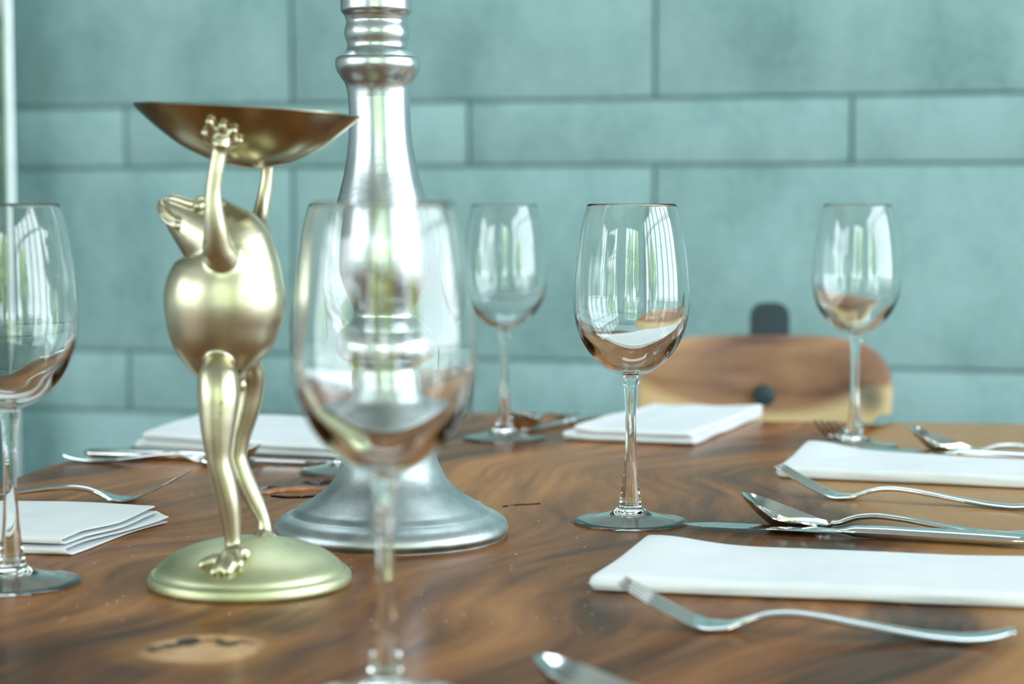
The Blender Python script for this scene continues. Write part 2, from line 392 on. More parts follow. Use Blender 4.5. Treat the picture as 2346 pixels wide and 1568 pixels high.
def open_wall(name, kind):
    bm = bmesh.new(); ops = [o for o in OPEN if o[0] == kind]
    lo, hi = (S0-T, S1+T) if kind == 'front' else (-0.2, N1)
    def seg(a0, a1, z0, z1):
        if a1-a0 < 1e-4: return
        if kind == 'front': rbox(bm, a0, a1, N1, N1+T, z0, z1)
        elif kind == 'right': rbox(bm, S1, S1+T, a0, a1, z0, z1)
        else: rbox(bm, S0-T, S0, a0, a1, z0, z1)
    cur = lo
    for _, a0, a1, z0, z1 in sorted(ops, key=lambda q: q[1]):
        seg(cur, a0, 0, CH); seg(a0, a1, 0, z0); seg(a0, a1, z1, CH); cur = a1
    seg(cur, hi, 0, CH)
    return tag(link(name, bm, PLASTER), kind='structure')
open_wall('wall_front', 'front'); open_wall('wall_right', 'right'); open_wall('wall_left', 'left')
for i, (kind, a0, a1, z0, z1) in enumerate(OPEN):
    bm = bmesh.new()
    def bar(b0, b1, y0, y1):
        if kind == 'front': rbox(bm, b0, b1, N1+0.03, N1+0.09, y0, y1)
        elif kind == 'right': rbox(bm, S1+0.03, S1+0.09, b0, b1, y0, y1)
        else: rbox(bm, S0-0.09, S0-0.03, b0, b1, y0, y1)
    n = max(2, round((a1-a0)/0.52)); w = 0.085
    for k in range(n+1):
        c = a0 + (a1-a0)*k/n; bar(max(a0, c-w/2), min(a1, c+w/2), z0, z1)
    bar(a0, a1, z0, z0+w); bar(a0, a1, z1-w, z1); bar(a0, a1, 1.85, 1.89)
    tag(link('window_%d' % (i+1), bm, FRAME), kind='structure')
# garden outside the openings
LAWN = plain('garden_paving', (0.20, 0.22, 0.21), 0.9, 0, 8, 0.3)
LEAF = plain('garden_leaves', (0.28, 0.42, 0.06), 0.6, 0, 14, 0.5)
bm = bmesh.new(); box(bm, (0, 0, -0.2), (40, 40, 0.1)); tag(link('floor_garden', bm, LAWN), kind='structure')
k = 0
for (s, n, h, r) in [(5.8, 5.2, 1.7, 1.0), (3.6, 8.2, 2.2, 1.1), (1.6, 8.0, 1.9, 0.9), (-0.2, 9.2, 2.0, 0.8), (-3.4, 9.6, 1.5, 1.0), (-6.0, 5.6, 1.2, 0.9)]:
    root = empty('garden_shrub', RM(s, n, -0.15)); c = Vector((0, 0, h))
    bm = bmesh.new(); ball(bm, (0, 0, h), r, (0.8, 0.8, h/r*0.62), 4)
    for v in bm.verts: v.co = c + (v.co-c)*(1+0.35*noise.noise(v.co*3.1+Vector((k*7, 0, 0))))
    link('foliage', bm, LEAF, root)
    bm = bmesh.new(); tube(bm, [(0, 0, 0), (0.03, 0, h*0.5), (0, 0, h)], [0.07, 0.06, 0.05], 10); link('trunk', bm, EDGE_WOOD, root)
    tag(root, ['rounded green garden shrub outside the right-hand side wall', 'tallest garden shrub, at the right corner behind the viewer', 'broad garden shrub outside the right opening behind the viewer', 'slim garden shrub between the two openings behind the viewer', 'rounded garden shrub outside the left opening behind the viewer', 'low garden shrub outside the left-hand side wall'][k], 'shrub', 'garden shrubs'); k += 1

# glass screen with a bright metal edge at the far left
psx = (30-W/2)/F; ps = (psx*(WD-0.1*math.cos(TH))+0.1*math.sin(TH))/(math.cos(TH)+psx*math.sin(TH))
scr = empty('glass_partition', RM(ps, 0.1, 0.0), ROOM_ROT)
def tint_mat():
    m, nt, b = new_mat('dark_tinted_glass'); mp = coords(nt)
    n = nd(nt, 'ShaderNodeTexNoise', Scale=3.0); nt.links.new(mp.outputs[0], n.inputs['Vector'])
    r = ramp(nt, [(0.3, (0.55, 0.68, 0.66)), (0.7, (0.62, 0.74, 0.72))]); nt.links.new(n.outputs[0], r.inputs[0]); nt.links.new(r.outputs[0], b.inputs['Base Color'])
    b.inputs['Transmission Weight'].default_value = 1.0; b.inputs['Roughness'].default_value = 0.02; b.inputs['IOR'].default_value = 1.45; return m
bm = bmesh.new(); box(bm, (-0.45, 0, 1.2), (0.89, 0.01, 2.38), 0, 0.001); link('pane', bm, tint_mat(), scr)
bm = bmesh.new(); lathe(bm, [(0, 0), (0.0075, 0.0), (0.0075, 2.4), (0, 2.4)], 24); link('edge_strip', bm, PEWTER, scr)
tag(scr, 'dark tinted glass partition with a slim bright metal edge at the far left', 'partition')

# ------------------------------------------------------------------ table
edge = [on_z(0, 1100), on_z(70, 1081), on_z(130, 1062), on_z(225, 1042), on_z(310, 1021), on_z(440, 990), on_z(600, 968), on_z(800, 954), on_z(1000, 946), on_z(1200, 946), on_z(1405, 949),
        on_z(1600, 957), on_z(1750, 964), on_z(2000, 967), on_z(2346, 972)]
edge = [(p.x, p.y) for p in edge]
rest = [(0.58, 1.775), (0.68, 1.70), (0.74, 1.55), (0.755, 1.30), (0.74, 1.0), (0.72, 0.7), (0.66, 0.45), (0.56, 0.36), (0.3, 0.33), (0.0, 0.34), (-0.3, 0.33), (-0.5, 0.36), (-0.60, 0.48), (-0.63, 0.75), (-0.60, 1.0), (-0.53, 1.2), (-0.455, 1.36)]
loop = edge + rest
table = empty('dining_table', (0.05, 1.1, 0.0))
def T0(p): return Vector(p) - table.location
out = []
n = len(loop)
for k in range(n):
    p0, p1, p2, p3 = loop[k-1], loop[k], loop[(k+1) % n], loop[(k+2) % n]
    for i in range(5):
        t = i/5; t2, t3 = t*t, t**3
        out.append(tuple(0.5*(2*b+(c-a)*t+(2*a-5*b+4*c-d)*t2+(3*b-a-3*c+d)*t3) for a, b, c, d in zip(p0, p1, p2, p3)))
bm = bmesh.new()
cx, cy = 0.06, 1.1
def rim(z, ins, jit):
    r = []
    for i, (x, y) in enumerate(out):
        d = Vector((cx-x, cy-y)).normalized()*(ins + jit*noise.noise(Vector((x*9, y*9, z*20))))
        r.append(bm.verts.new((x+d.x, y+d.y, z)))
    return r
R = [rim(TAB, 0.003, 0), rim(TAB-0.003, 0.0, 0), rim(TAB-0.02, 0.006, 0.006), rim(TAB-0.045, 0.02, 0.012), rim(TAB-0.06, 0.035, 0.012)]
bm.faces.new(R[0])
for a, b in zip(R, R[1:]):
    for i in range(len(a)):
        j = (i+1) % len(a); f = bm.faces.new((a[i], a[j], b[j], b[i])); f.material_index = 1
bm.faces.new(R[-1])
slab = link('tabletop', bm, None, None, sharp=25, mats=[TABLE_WOOD, EDGE_WOOD, CREVICE, BURL])
# natural crevices cut into the slab
def cutter(pts, depth, mi):
    bm = bmesh.new(); n = len(pts)
    a = [bm.verts.new((x, y, TAB+0.004)) for x, y in pts]; c = Vector((sum(p[0] for p in pts)/n, sum(p[1] for p in pts)/n))
    b = [bm.verts.new((x+(c.x-x)*0.25, y+(c.y-y)*0.25, TAB-depth)) for x, y in pts]
    bm.faces.new(a); bm.faces.new(b)
    for i in range(n): bm.faces.new((a[i], a[(i+1) % n], b[(i+1) % n], b[i]))
    for f in bm.faces: f.material_index = mi
    return link('cutter', bm, None, mats=[TABLE_WOOD, EDGE_WOOD, CREVICE, BURL], sharp=20)
def gp(l): return [(on_z(x, y).x, on_z(x, y).y) for x, y in l]
cuts = [cutter(gp([(592, 1118), (612, 1115), (640, 1114), (642, 1118), (618, 1123), (596, 1124)]), 0.006, 2),
        cutter(gp([(680, 1108), (700, 1101), (730, 1099), (765, 1101), (800, 1104), (790, 1112), (755, 1113), (715, 1114)]), 0.007, 2),
        cutter(gp([(612, 1134), (640, 1136), (660, 1138), (690, 1137), (720, 1135), (745, 1134), (740, 1139), (700, 1143), (650, 1144), (615, 1140)]), 0.006, 2),
        cutter(gp([(1142, 1161), (1160, 1157), (1185, 1155), (1215, 1154), (1244, 1152), (1243, 1156), (1210, 1158), (1175, 1160), (1150, 1164)]), 0.005, 2)]
for c in cuts:
    md = slab.modifiers.new('cut', 'BOOLEAN'); md.operation = 'DIFFERENCE'; md.object = c; md.solver = 'EXACT'
bpy.context.view_layer.update()
dg = bpy.context.evaluated_depsgraph_get()
me = bpy.data.meshes.new_from_object(slab.evaluated_get(dg))
slab.modifiers.clear(); slab.data = me
for c in cuts: bpy.data.objects.remove(c)
for p in me.polygons:
    if abs(p.normal.z) > 0.98: p.use_smooth = False
slab.parent = table; slab.location = -table.location
# raised ridge of orange burl between the crevices
bm = bmesh.new()
g = [on_z(600, 1131), on_z(640, 1125), on_z(690, 1122), on_z(740, 1121), on_z(790, 1120)]
tube(bm, spline([tuple(p-Vector((0, 0, 0.0010))) for p in g], 6), [0.002+0.006*math.sin(math.pi*min(1, (i+3)/27)) for i in range(25)], 14)
for v in bm.verts:
    v.co.z = TAB-0.002 + max(0, min(1, (v.co.z-TAB+0.009)/0.016))*0.0045
    v.co += Vector((0, 0, 0.0008*noise.noise(v.co*300)))
link('burl_ridge', bm, BURL, table, -table.location)
SPECK = plain('pale_dust', (0.75, 0.75, 0.72), 0.6)
bm = bmesh.new()
for _ in range(150):
    p = on_z(random.uniform(60, 1500), random.uniform(1130, 1460)); r = random.uniform(0.00015, 0.0004)
    q = bmesh.ops.create_icosphere(bm, subdivisions=1, radius=r)
    for v in q['verts']: v.co = Vector((v.co.x*random.uniform(0.8, 2.2), v.co.y, v.co.z*0.6)) + T0((p.x, p.y, TAB+r*0.4))
tag(link('dust_specks', bm, SPECK, table), kind='stuff')
for (x, y) in [(0.5, 0.62), (-0.38, 0.62), (0.5, 1.5), (-0.15, 1.58)]:
    bm = bmesh.new(); box(bm, T0((x, y, 0.345)), (0.08, 0.08, 0.692), 0, 0.006); link('leg', bm, BLACK_STEEL, table)
tag(table, 'dark figured hardwood dining table with natural edge, knots and glossy varnish', 'table')

# ------------------------------------------------------------------ chair behind the table
def build_chair():
    Y = 2.20; c = at_y(1747, 903, Y); s = Y/F
    root = empty('dining_chair', (c.x, Y-0.1, 0.0))
    O = root.location
    # backrest plank with round ends, gently curved
    hw, ht, hb = 288*s, 136*s, 138*s
    bm = bmesh.new(); N = 64; fr, bk = [], []
    def ol(t):
        ct, st = math.cos(t), math.sin(t)
        x = math.copysign(abs(ct)**0.46, ct)*hw; z = math.copysign(abs(st)**0.72, st)*(ht if st > 0 else hb)
        return x, z
    rows_ = [0.0, 0.35, 0.7, 0.93, 1.0]
    def yoff(x): return 1.1*x*x*-1.0
    rings = []
    for side, th in ((-1, 0.010), (1, 0.010)):
        rr = []
        for q in rows_[1:]:
            rr.append([bm.verts.new((ol(2*math.pi*i/N)[0]*q, yoff(ol(2*math.pi*i/N)[0]*q)+side*(th if q < 0.95 else th*0.5), ol(2*math.pi*i/N)[1]*q)) for i in range(N)])
        cv = bm.verts.new((0, side*th, 0))
        for i in range(N): bm.faces.new((cv, rr[0][i], rr[0][(i+1) % N]))
        for a, b in zip(rr, rr[1:]):
            for i in range(N): bm.faces.new((a[i], a[(i+1) % N], b[(i+1) % N], b[i]))
        rings.append(rr[-1])
    for i in range(N): bm.faces.new((rings[0][i], rings[0][(i+1) % N], rings[1][(i+1) % N], rings[1][i]))
    link('backrest', bm, CHAIR_WOOD, root, Vector((c.x, Y, c.z))-O, 60)
    bm = bmesh.new(); lathe(bm, [(0, -0.0135), (0.009, -0.0135), (0.0118, -0.012), (0.0125, -0.0095), (0.0125, 0.0)], 32)
    bmesh.ops.transform(bm, matrix=Matrix.Rotation(-math.pi/2, 4, 'X'), verts=bm.verts[:])
    link('bolt_cap', bm, BLACK_STEEL, root, Vector((c.x, Y-0.0115+0.0105-0.0095, c.z))-O)
    # flat steel upright behind the plank, with a rounded top
    top = at_y(1762, 693, Y+0.02); hw2 = 45*s
    bm = bmesh.new(); pts = []
    zt = top.z; r = 0.016
    for a in range(0, 91, 15): pts.append((hw2-r+r*math.cos(math.radians(a)), zt-r+r*math.sin(math.radians(a))))
    for a in range(90, 181, 15): pts.append((-hw2+r+r*math.cos(math.radians(a)), zt-r+r*math.sin(math.radians(a))))
    pts += [(-hw2, 0.46), (hw2, 0.46)]
    A = [bm.verts.new((x, 0.011, z)) for x, z in pts]; B = [bm.verts.new((x, 0.017, z)) for x, z in pts]
    bm.faces.new(A); bm.faces.new(B[::-1])
    for i in range(len(pts)): j = (i+1) % len(pts); bm.faces.new((A[i], A[j], B[j], B[i]))
    link('back_upright', bm, BLACK_STEEL, root, Vector((top.x, Y, 0))-O)
    bm = bmesh.new(); box(bm, (0, -0.2, 0.45), (0.40, 0.40, 0.03), 0, 0.012); link('seat', bm, CHAIR_WOOD, root, Vector((c.x, Y, 0))-O)
    for sx in (-1, 1):
        for sy in (-0.37, -0.03):
            bm = bmesh.new(); tube(bm, [(sx*0.16, sy, 0.436), (sx*0.175, sy+(0.02 if sy > -0.2 else -0.02), 0.012)], [0.012, 0.011], 12)
            link('leg', bm, BLACK_STEEL, root, Vector((c.x, Y, 0))-O)
    tag(root, 'wooden chair with round-ended plank backrest and black bolt behind the table', 'chair')
build_chair()

# ------------------------------------------------------------------ wine glasses
def build_glass():
    g = 0.2887e-3
    def Z(y): return (1200-y)*g
    bowl_o = [(0.0, 862), (17, 861.5), (28, 859), (45, 852), (64, 840), (84, 822), (104, 797), (118, 770), (127, 742), (132, 710), (133, 680), (131.5, 640), (128, 600), (121, 550), (113, 508), (101.5, 470)]
    bowl_o = spline([(r, y) for r, y in bowl_o], 4)
    # inner wall
    bowl_i = []
    for r, y in bowl_o:
        pass
    inner = spline([(0.0, 844), (20, 842.5), (40, 836), (57.8, 825), (77.8, 807), (98.2, 784.5), (112.8, 761), (122.3, 735), (127.4, 708), (128.6, 680), (127.4, 640), (124.2, 600), (117.6, 550), (109.8, 508), (98.8, 470.5)], 4)
    bm = bmesh.new()
    prof = [(r*g, Z(y)) for r, y in bowl_o] + [(100.2*g, Z(468.7))] + [(r*g, Z(y)) for r, y in inner[::-1]]
    prof[0] = (0, Z(862)); prof[-1] = (0, Z(844))
    lathe(bm, prof, 96)
    root = empty('wine_glass')
    link('bowl', bm, GLASS, root, sharp=60)
    st = spline([(0.0, 861.8), (17, 863), (21, 868), (18, 878), (15, 892), (13.2, 920), (12.2, 960), (12.6, 1010), (14.5, 1060), (18, 1105), (23, 1142), (26.5, 1160), (33, 1169), (46, 1177), (70, 1184), (100, 1190), (124, 1194), (130.5, 1196), (131.5, 1197.6), (130, 1199.2), (124, 1199.9), (114, 1199.2), (100, 1197.0), (70, 1191.0), (46, 1185.0), (28, 1180), (12, 1177), (0.0, 1176.5)], 4)
    prof = [(max(0, r)*g, Z(y)) for r, y in st]; prof[0] = (0, Z(861.8)); prof[-1] = (0, Z(1176.5))
    bm = bmesh.new(); lathe(bm, prof, 96)
    link('stem', bm, GLASS, root, sharp=60)
    return root
glass0 = build_glass()
GL = [(1444, 1197, 'sharp empty wine glass standing alone right of the pewter candlestick'),
      (884, 1612, 'large blurred empty wine glass in the foreground, in front of the candlestick'),
      (28, 1338, 'empty wine glass cut off by the left edge of the picture'),
      (1156, 1006, 'small blurred wine glass at the far table edge beside a dark spoon'),
      (1957, 1024, 'wine glass in front of the right end of the wooden chair back'),
      (797, 1081, 'wine glass mostly hidden behind the pewter candlestick')]
for i, (px, py, lab) in enumerate(GL):
    o = glass0 if i == 0 else copy_tree(glass0)
    o.location = on_z(px, py, TAB) + Vector((0, 0, 0.0002)); o.rotation_euler = (0, 0, i*0.7)
    tag(o, lab, 'wine glass', 'empty wine glasses set on the table')

# ------------------------------------------------------------------ pewter candlestick
def build_candlestick():
    D = 1.198; s = 1.2075/F
    base = at_y(898, 1225, D)
    root = empty('candlestick', (base.x, D, TAB))
    def zz(y): return at_y(1173, y, D).z - TAB
    def cen(z):
        k = z/zz(0); return (-30*s*k, 0.0)
    zb = zz(1222)
    def part(name, prof, mat, sharp=50):
        bm = bmesh.new(); lathe(bm, [(r*s, max(0.0, zz(y)) if y < 1222 else 0.0) for r, y in prof], 96, cen)
        if name == 'foot':
            for v in bm.verts:
                v.co += Vector((v.co.x, v.co.y, 0)).normalized()*0.0006*noise.noise(v.co*60)
        return link(name, bm, mat, root, sharp=sharp)
    foot = [(0, 1222), (262, 1222)] + spline([(262, 1221), (268, 1214), (268.5, 1205), (264, 1194), (252, 1183), (237, 1176), (227, 1173), (220, 1168), (212, 1161), (196, 1152), (168, 1134), (143, 1114), (124, 1090), (112, 1062), (104, 1030), (99, 1000)], 4) + [(0, 1000)]
    part('foot', foot, PEWTER_FOOT)
    shaft = [(0, 1000), (99, 1000)] + spline([(99, 999.9), (96, 970), (93, 930), (90, 895), (94, 872), (108, 858), (128, 842), (138, 822), (140, 803), (136, 785), (124, 768), (100, 752), (86, 738), (84, 725), (90, 705), (104, 680), (117, 650), (122, 615), (122, 580), (118, 540), (111, 500), (102, 462), (93, 430), (84, 395), (76, 350), (71, 305), (69.5, 260), (70, 225)], 5) + [(0, 225)]
    part('baluster', shaft, PEWTER)
    coll = [(0, 225), (70, 225)] + spline([(70, 224.9), (72, 205), (77, 190), (88, 173), (95, 158), (96.5, 146), (94, 134), (84, 126), (75, 119), (69.5, 112), (68, 104), (69, 97), (72.5, 86), (74, 76), (72.5, 66), (69.5, 56), (68.5, 50), (70, 44), (73, 36), (79, 28), (81, 22), (80.5, 10), (80.5, -40), (80.5, -110)], 5) + [(0, -110)]
    part('collar', coll, PEWTER)
    cup = [(0, -110), (80.5, -110)] + spline([(80.5, -110.1), (84, -125), (110, -140), (118, -150), (116, -160)], 4) + [(40, -160), (38, -150), (0, -150)]
    part('candle_cup', cup, PEWTER)
    tag(root, 'tall turned pewter candlestick with flared round foot in the middle of the table', 'candlestick')
build_candlestick()

# ------------------------------------------------------------------ brass frog holding a dish
def build_frog():
    Y0 = 1.042; s = 1.054/F
    b0 = at_y(573.5, 1335, Y0)
    root = empty('frog_statue', (b0.x, Y0, TAB)); O = root.location
    def P(px, py, dy): return at_y(px, py, Y0+dy*1e-3) - O
    # domed foot
    bm = bmesh.new()
    mm = 1e-3
    prof = [(0, 0), (55.2, 0)] + spline([(55.8, 0.2), (56.4, 1.4), (56.4, 3.4), (55.8, 5.6), (54.6, 7.0), (53.4, 7.3), (52.7, 6.9), (52.2, 7.6), (51.0, 10.0), (48.0, 13.0), (42.5, 16.8), (34, 20.4), (23, 23.4), (11, 25.2), (0, 25.8)], 5)
    lathe(bm, [(max(0, r)*mm, z*mm) for r, z in prof], 96); link('domed_base', bm, BRASS_BASE, root, sharp=60)
    def dome(r): return herm([(0, 25.8), (11, 25.2), (23, 23.4), (34, 20.4), (42.5, 16.8), (48, 13), (52, 8.5), (56, 2)], r)
    def on_dome(px, py, off):
        dy = -62.0
        while dy < 40:
            p = P(px, py, dy)
            if p.z*1e3 < dome(math.hypot(p.x, p.y)*1e3) + off: return dy
            dy += 0.25
        return 0.0
    dish_c = P(566, 254, 0); dhx, dhy, ddep = 257*s, 0.043, 129*s
    def on_dish(px, py, off):
        dy = -60.0
        while dy < 40:
            q = P(px, py, dy) - dish_c; x = q.x + q.z*0.054; z = q.z + q.x*0.054
            a = math.atan2(q.y/dhy, x/dhx); den = math.hypot(math.cos(a), abs(math.sin(a))**1.18)
            rho = math.hypot(x/dhx, q.y/dhy)/max(0.3, den)
            if rho < 1 and z > -ddep*(1-rho*rho): return dy - off
            dy += 0.25
        return -35.0
    # one continuous body
    bm = bmesh.new()
    def limb(pts, seg=18, flat=1.0, n=5):
        q = spline([(*P(x, y, d), r*s) for x, y, r, d in pts], n)
        tube(bm, [p[:3] for p in q], [max(0.0006, p[3]) for p in q], seg, flat)
    limb([(545, 880, 22, 0), (532, 862, 58, 0), (522, 832, 88, 0), (516, 790, 115, 0), (513, 745, 129, 0), (515, 700, 138, 0), (518, 660, 136, 0), (522, 625, 126, 0), (524, 595, 114, 0), (520, 565, 100, 0), (505, 545, 90, 0)], 40, 0.86)
    limb([(530, 575, 88, 0), (500, 550, 88, 0), (465, 528, 74, 0), (432, 506, 56, 0), (405, 488, 39, 0), (386, 474, 24, 0), (379, 467, 14, 0)], 28, 0.92)
    # brow and nostril ridge up to the snout tip
    limb([(500, 476, 26, -4), (470, 470, 20, -9), (440, 468, 12, -9), (410, 458, 10, -6), (392, 455, 9, -3)], 12)
    ball(bm, P(463, 471, -17), 16*s); ball(bm, P(455, 473, -19.5), 11*s); ball(bm, P(484, 462, 12), 15*s)
    limb([(444, 480, 5, -18.5), (448, 462, 5.5, -18.5), (463, 453, 6, -18), (480, 460, 6, -18)], 10)
    limb([(445, 483, 5, -18.5), (460, 491, 5, -19), (478, 485, 5, -18.5)], 10)
    # lips
    limb([(368, 461, 6, 0), (371, 473, 6.0, -5.0), (381, 487, 6.0, -8.6), (393, 498, 6.2, -11), (405, 506, 8, -12)], 10)
    limb([(364, 473, 6, 0), (368, 489, 6, -5.0), (377, 503, 6, -8.2), (389, 513, 6, -10.4), (403, 518, 8, -11.8)], 10)
    # raised arms
    limb([(512, 592, 40, -20), (500, 570, 36, -25), (495, 530, 28, -30), (490, 485, 22, -33), (489, 440, 18, -34), (495, 390, 17, -34.5), (503, 350, 18, -33.5), (507, 330, 22, -34)], 18)
    limb([(598, 545, 28, 18), (594, 515, 22, 24), (600, 475, 18, 29), (608, 435, 16, 31), (613, 395, 15, 31), (613, 360, 16, 30), (612, 340, 20, 30)], 16)
    for tip, mid in (((470, 305), (485, 318)), ((480, 280), (490, 305)), ((510, 289), (508, 310)), ((535, 300), (524, 315)), ((548, 323), (530, 328))):
        limb([(507, 338, 14, on_dish(507, 338, 1.2)), (mid[0], mid[1], 14, on_dish(*mid, 2.2)), (tip[0], tip[1], 10, on_dish(*tip, 2.4))], 10)
    limb([(503, 352, 18, -31), (506, 335, 22, on_dish(506, 335, 0.5)), (508, 318, 25, on_dish(508, 318, 0.0))], 12, 0.7)
    # legs
    limb([(500, 838, 36, -20), (500, 862, 45, -23), (501, 905, 47.5, -26), (500, 950, 43, -27.5), (499, 1000, 36, -28.5), (500, 1045, 29, -29), (504, 1072, 27, -29), (512, 1100, 27.5, -28.5), (523, 1150, 26, -28), (530, 1200, 22, -27.5), (534, 1240, 18.5, -27.5), (537, 1266, 20, -28)], 18)
    limb([(560, 800, 30, 8), (576, 855, 30, 16), (575, 890, 31, 19), (565, 940, 31, 20), (550, 995, 27, 20), (544, 1040, 23, 19.5), (548, 1065, 22.5, 19), (563, 1105, 23, 18), (587, 1155, 20.5, 17), (603, 1190, 16, 16), (607, 1215, 17, 15), (608, 1232, 20, 14)], 16)
    for (tx, ty, td, r) in ((468, 1300, -38, 10), (494, 1316, -44, 10.5), (521, 1315, -44.5, 10.5), (546, 1299, -40, 10), (566, 1272, -28, 7)):
        mx, my = (536+tx)/2, (1262+ty)/2-3
        limb([(536, 1262, 15, -27.5), (mx, my, 14, on_dome(mx, my, 3.4)), (tx, ty-5, r+3.5, on_dome(tx, ty-5, 2.0)), (tx-1, ty+4, r*0.8, on_dome(tx-1, ty+4, 0.8))], 12)
    for (tx, ty, td) in ((588, 1232, 8), (600, 1236, 5), (620, 1234, 9), (628, 1231, 16)):
        limb([(607, 1222, 13, 14), ((607+tx)/2, (1222+ty)/2-2, 9, (14+td)/2), (tx, ty, 8, td)], 10)
    o = link('frog_body', bm, BRASS, root)
    md = o.modifiers.new('r', 'REMESH'); md.mode = 'VOXEL'; md.voxel_size = 0.0006; md.use_smooth_shade = True
    bpy.context.view_layer.update(); dg = bpy.context.evaluated_depsgraph_get()
    me = bpy.data.meshes.new_from_object(o.evaluated_get(dg)); o.modifiers.clear(); o.data = me
    vg = o.vertex_groups.new(name='soft'); vf = o.vertex_groups.new(name='fine')
    keep = [(P(505, 315, -36), 0.020), (P(510, 1300, -40), 0.021), (P(392, 485, -6), 0.0165), (P(462, 473, -16), 0.0082), (P(607, 1225, 14), 0.008), (P(612, 345, 30), 0.007)]
    soft, fine, mid_ = [], [], []; vm = o.vertex_groups.new(name='mid')
    big = [(P(515, 710, 0), 175*s), (P(470, 525, 0), 80*s)]
    for v in me.vertices:
        w = 1.0
        if any((v.co-c).length < r for c, r in keep): fine.append(v.index)
        elif any((v.co-c).length < r for c, r in big): soft.append(v.index)
        else: mid_.append(v.index)
    vg.add(soft, 1.0, 'REPLACE'); vm.add(mid_, 1.0, 'REPLACE'); vf.add(fine, 1.0, 'REPLACE')
    for g_, it in (('soft', 80), ('mid', 14), ('fine', 4)):
        ms = o.modifiers.new('s', 'SMOOTH'); ms.factor = 0.5; ms.iterations = it; ms.vertex_group = g_
    bpy.context.view_layer.update(); dg = bpy.context.evaluated_depsgraph_get()
    me = bpy.data.meshes.new_from_object(o.evaluated_get(dg)); o.modifiers.clear(); o.data = me; o.vertex_groups.clear()
    for p in me.polygons: p.use_smooth = True
    # leaf-shaped dish
    bm = bmesh.new(); c = P(566, 254, 0); hx, hy, dep = 257*s, 0.043, 129*s
    N, M = 72, 14
    cv = bm.verts.new((0.003, 0, -dep)); rings = []
    for k in range(1, M+1):
        q = k/M; ring = []
        for i in range(N):
            a = 2*math.pi*i/N; ca, sa = math.cos(a), math.sin(a)
            x = hx*ca*q + 0.003*(1-q); y = hy*math.copysign(abs(sa)**1.18, sa)*q
            z = -dep*(1-q*q) + 0.0006*noise.noise(Vector((x*60, y*60, 1)))
            ring.append(bm.verts.new((x, y, z)))
        rings.append(ring)
    for i in range(N): bm.faces.new((cv, rings[0][i], rings[0][(i+1) % N]))
    for a, b in zip(rings, rings[1:]):
        for i in range(N): bm.faces.new((a[i], a[(i+1) % N], b[(i+1) % N], b[i]))
    d = link('dish', bm, BRASS_DISH, root, c); d.rotation_euler = (0, math.radians(3.1), 0)
    md = d.modifiers.new('t', 'SOLIDIFY'); md.thickness = 0.0011; md.offset = -1.0
    bpy.context.view_layer.update(); dg = bpy.context.evaluated_depsgraph_get()
    dm = bpy.data.meshes.new_from_object(d.evaluated_get(dg)); d.modifiers.clear(); d.data = dm; dm.set_sharp_from_angle(angle=math.radians(45))
    d['label'] = 'brass pointed dish held overhead'
    tag(root, 'brass frog statue standing on a domed base with a dish held overhead', 'statue')
build_frog()

# ------------------------------------------------------------------ cutlery (local x from tip to handle end, z up, metres)
FZ = [(0, 22), (10, 16.5), (20, 11), (30, 6.3), (38, 3.2), (46, 1.6), (54, 1.9), (61, 4.2), (68, 6.6), (76, 8.6), (86, 9.3), (100, 8.4), (120, 5.9), (140, 3.4), (154, 2.2), (166, 2.0), (176, 3.0), (185, 5.0), (192, 7.2)]
FW = [(0, 11), (34, 12.3), (44, 12.2), (54, 10), (62, 5.2), (68, 3.4), (80, 3.1), (110, 4.2), (140, 6.0), (165, 8.0), (182, 9.0), (189, 7.8), (192, 4.5)]
FT = [(0, 0.6), (40, 0.9), (60, 1.5), (80, 1.9), (130, 1.7), (175, 1.25), (192, 1.0)]
def stations(a, b, st, z=FZ, w=FW, t=FT, off=0.0):
    o = []; x = a
    n = max(2, int((b-a)/st))
    for i in range(n+1):
        x = a+(b-a)*i/n; o.append((x*1e-3, herm(z, x)*1e-3, herm(w, x)*1e-3, herm(t, x)*1e-3, off))
    return o
def build_fork():
    r = empty('fork')
    bm = bmesh.new(); ribbon(bm, stations(62, 192, 2.5), 12); link('handle', bm, STEEL, r, sharp=60)
    bm = bmesh.new(); ribbon(bm, stations(37, 63, 2.0), 16, 0.6); link('head', bm, STEEL, r, sharp=60)
    for k in range(4):
        bm = bmesh.new(); o = (k-1.5)*6.6e-3
        stn = []
        for i in range(15):
            x = 39*i/14; wd_ = 0.8+1.3*min(1, x/22) if x > 1 else 0.45
            stn.append((x*1e-3, herm(FZ, x)*1e-3, wd_*1e-3, 0.85e-3 if x > 1 else 0.5e-3, o*(0.93+0.07*x/39)))
        ribbon(bm, stn, 8); link('tine', bm, STEEL, r, sharp=60)
    return r
SZ = [(0, 22), (14, 16.5), (28, 11.2), (42, 7.0), (54, 4.6), (62, 4.6), (70, 7.2), (78, 9.4), (88, 10.2), (102, 9.2), (122, 6.4), (142, 3.8), (156, 2.4), (168, 2.1), (180, 3.2), (190, 5.4), (198, 8.0)]
SW = [(58, 5), (64, 3.6), (72, 3.1), (84, 3.2), (115, 4.3), (145, 6.2), (170, 8.2), (188, 9.2), (195, 8.0), (198, 4.5)]
ST = [(58, 1.4), (70, 1.9), (90, 2.0), (140, 1.7), (180, 1.25), (198, 1.0)]
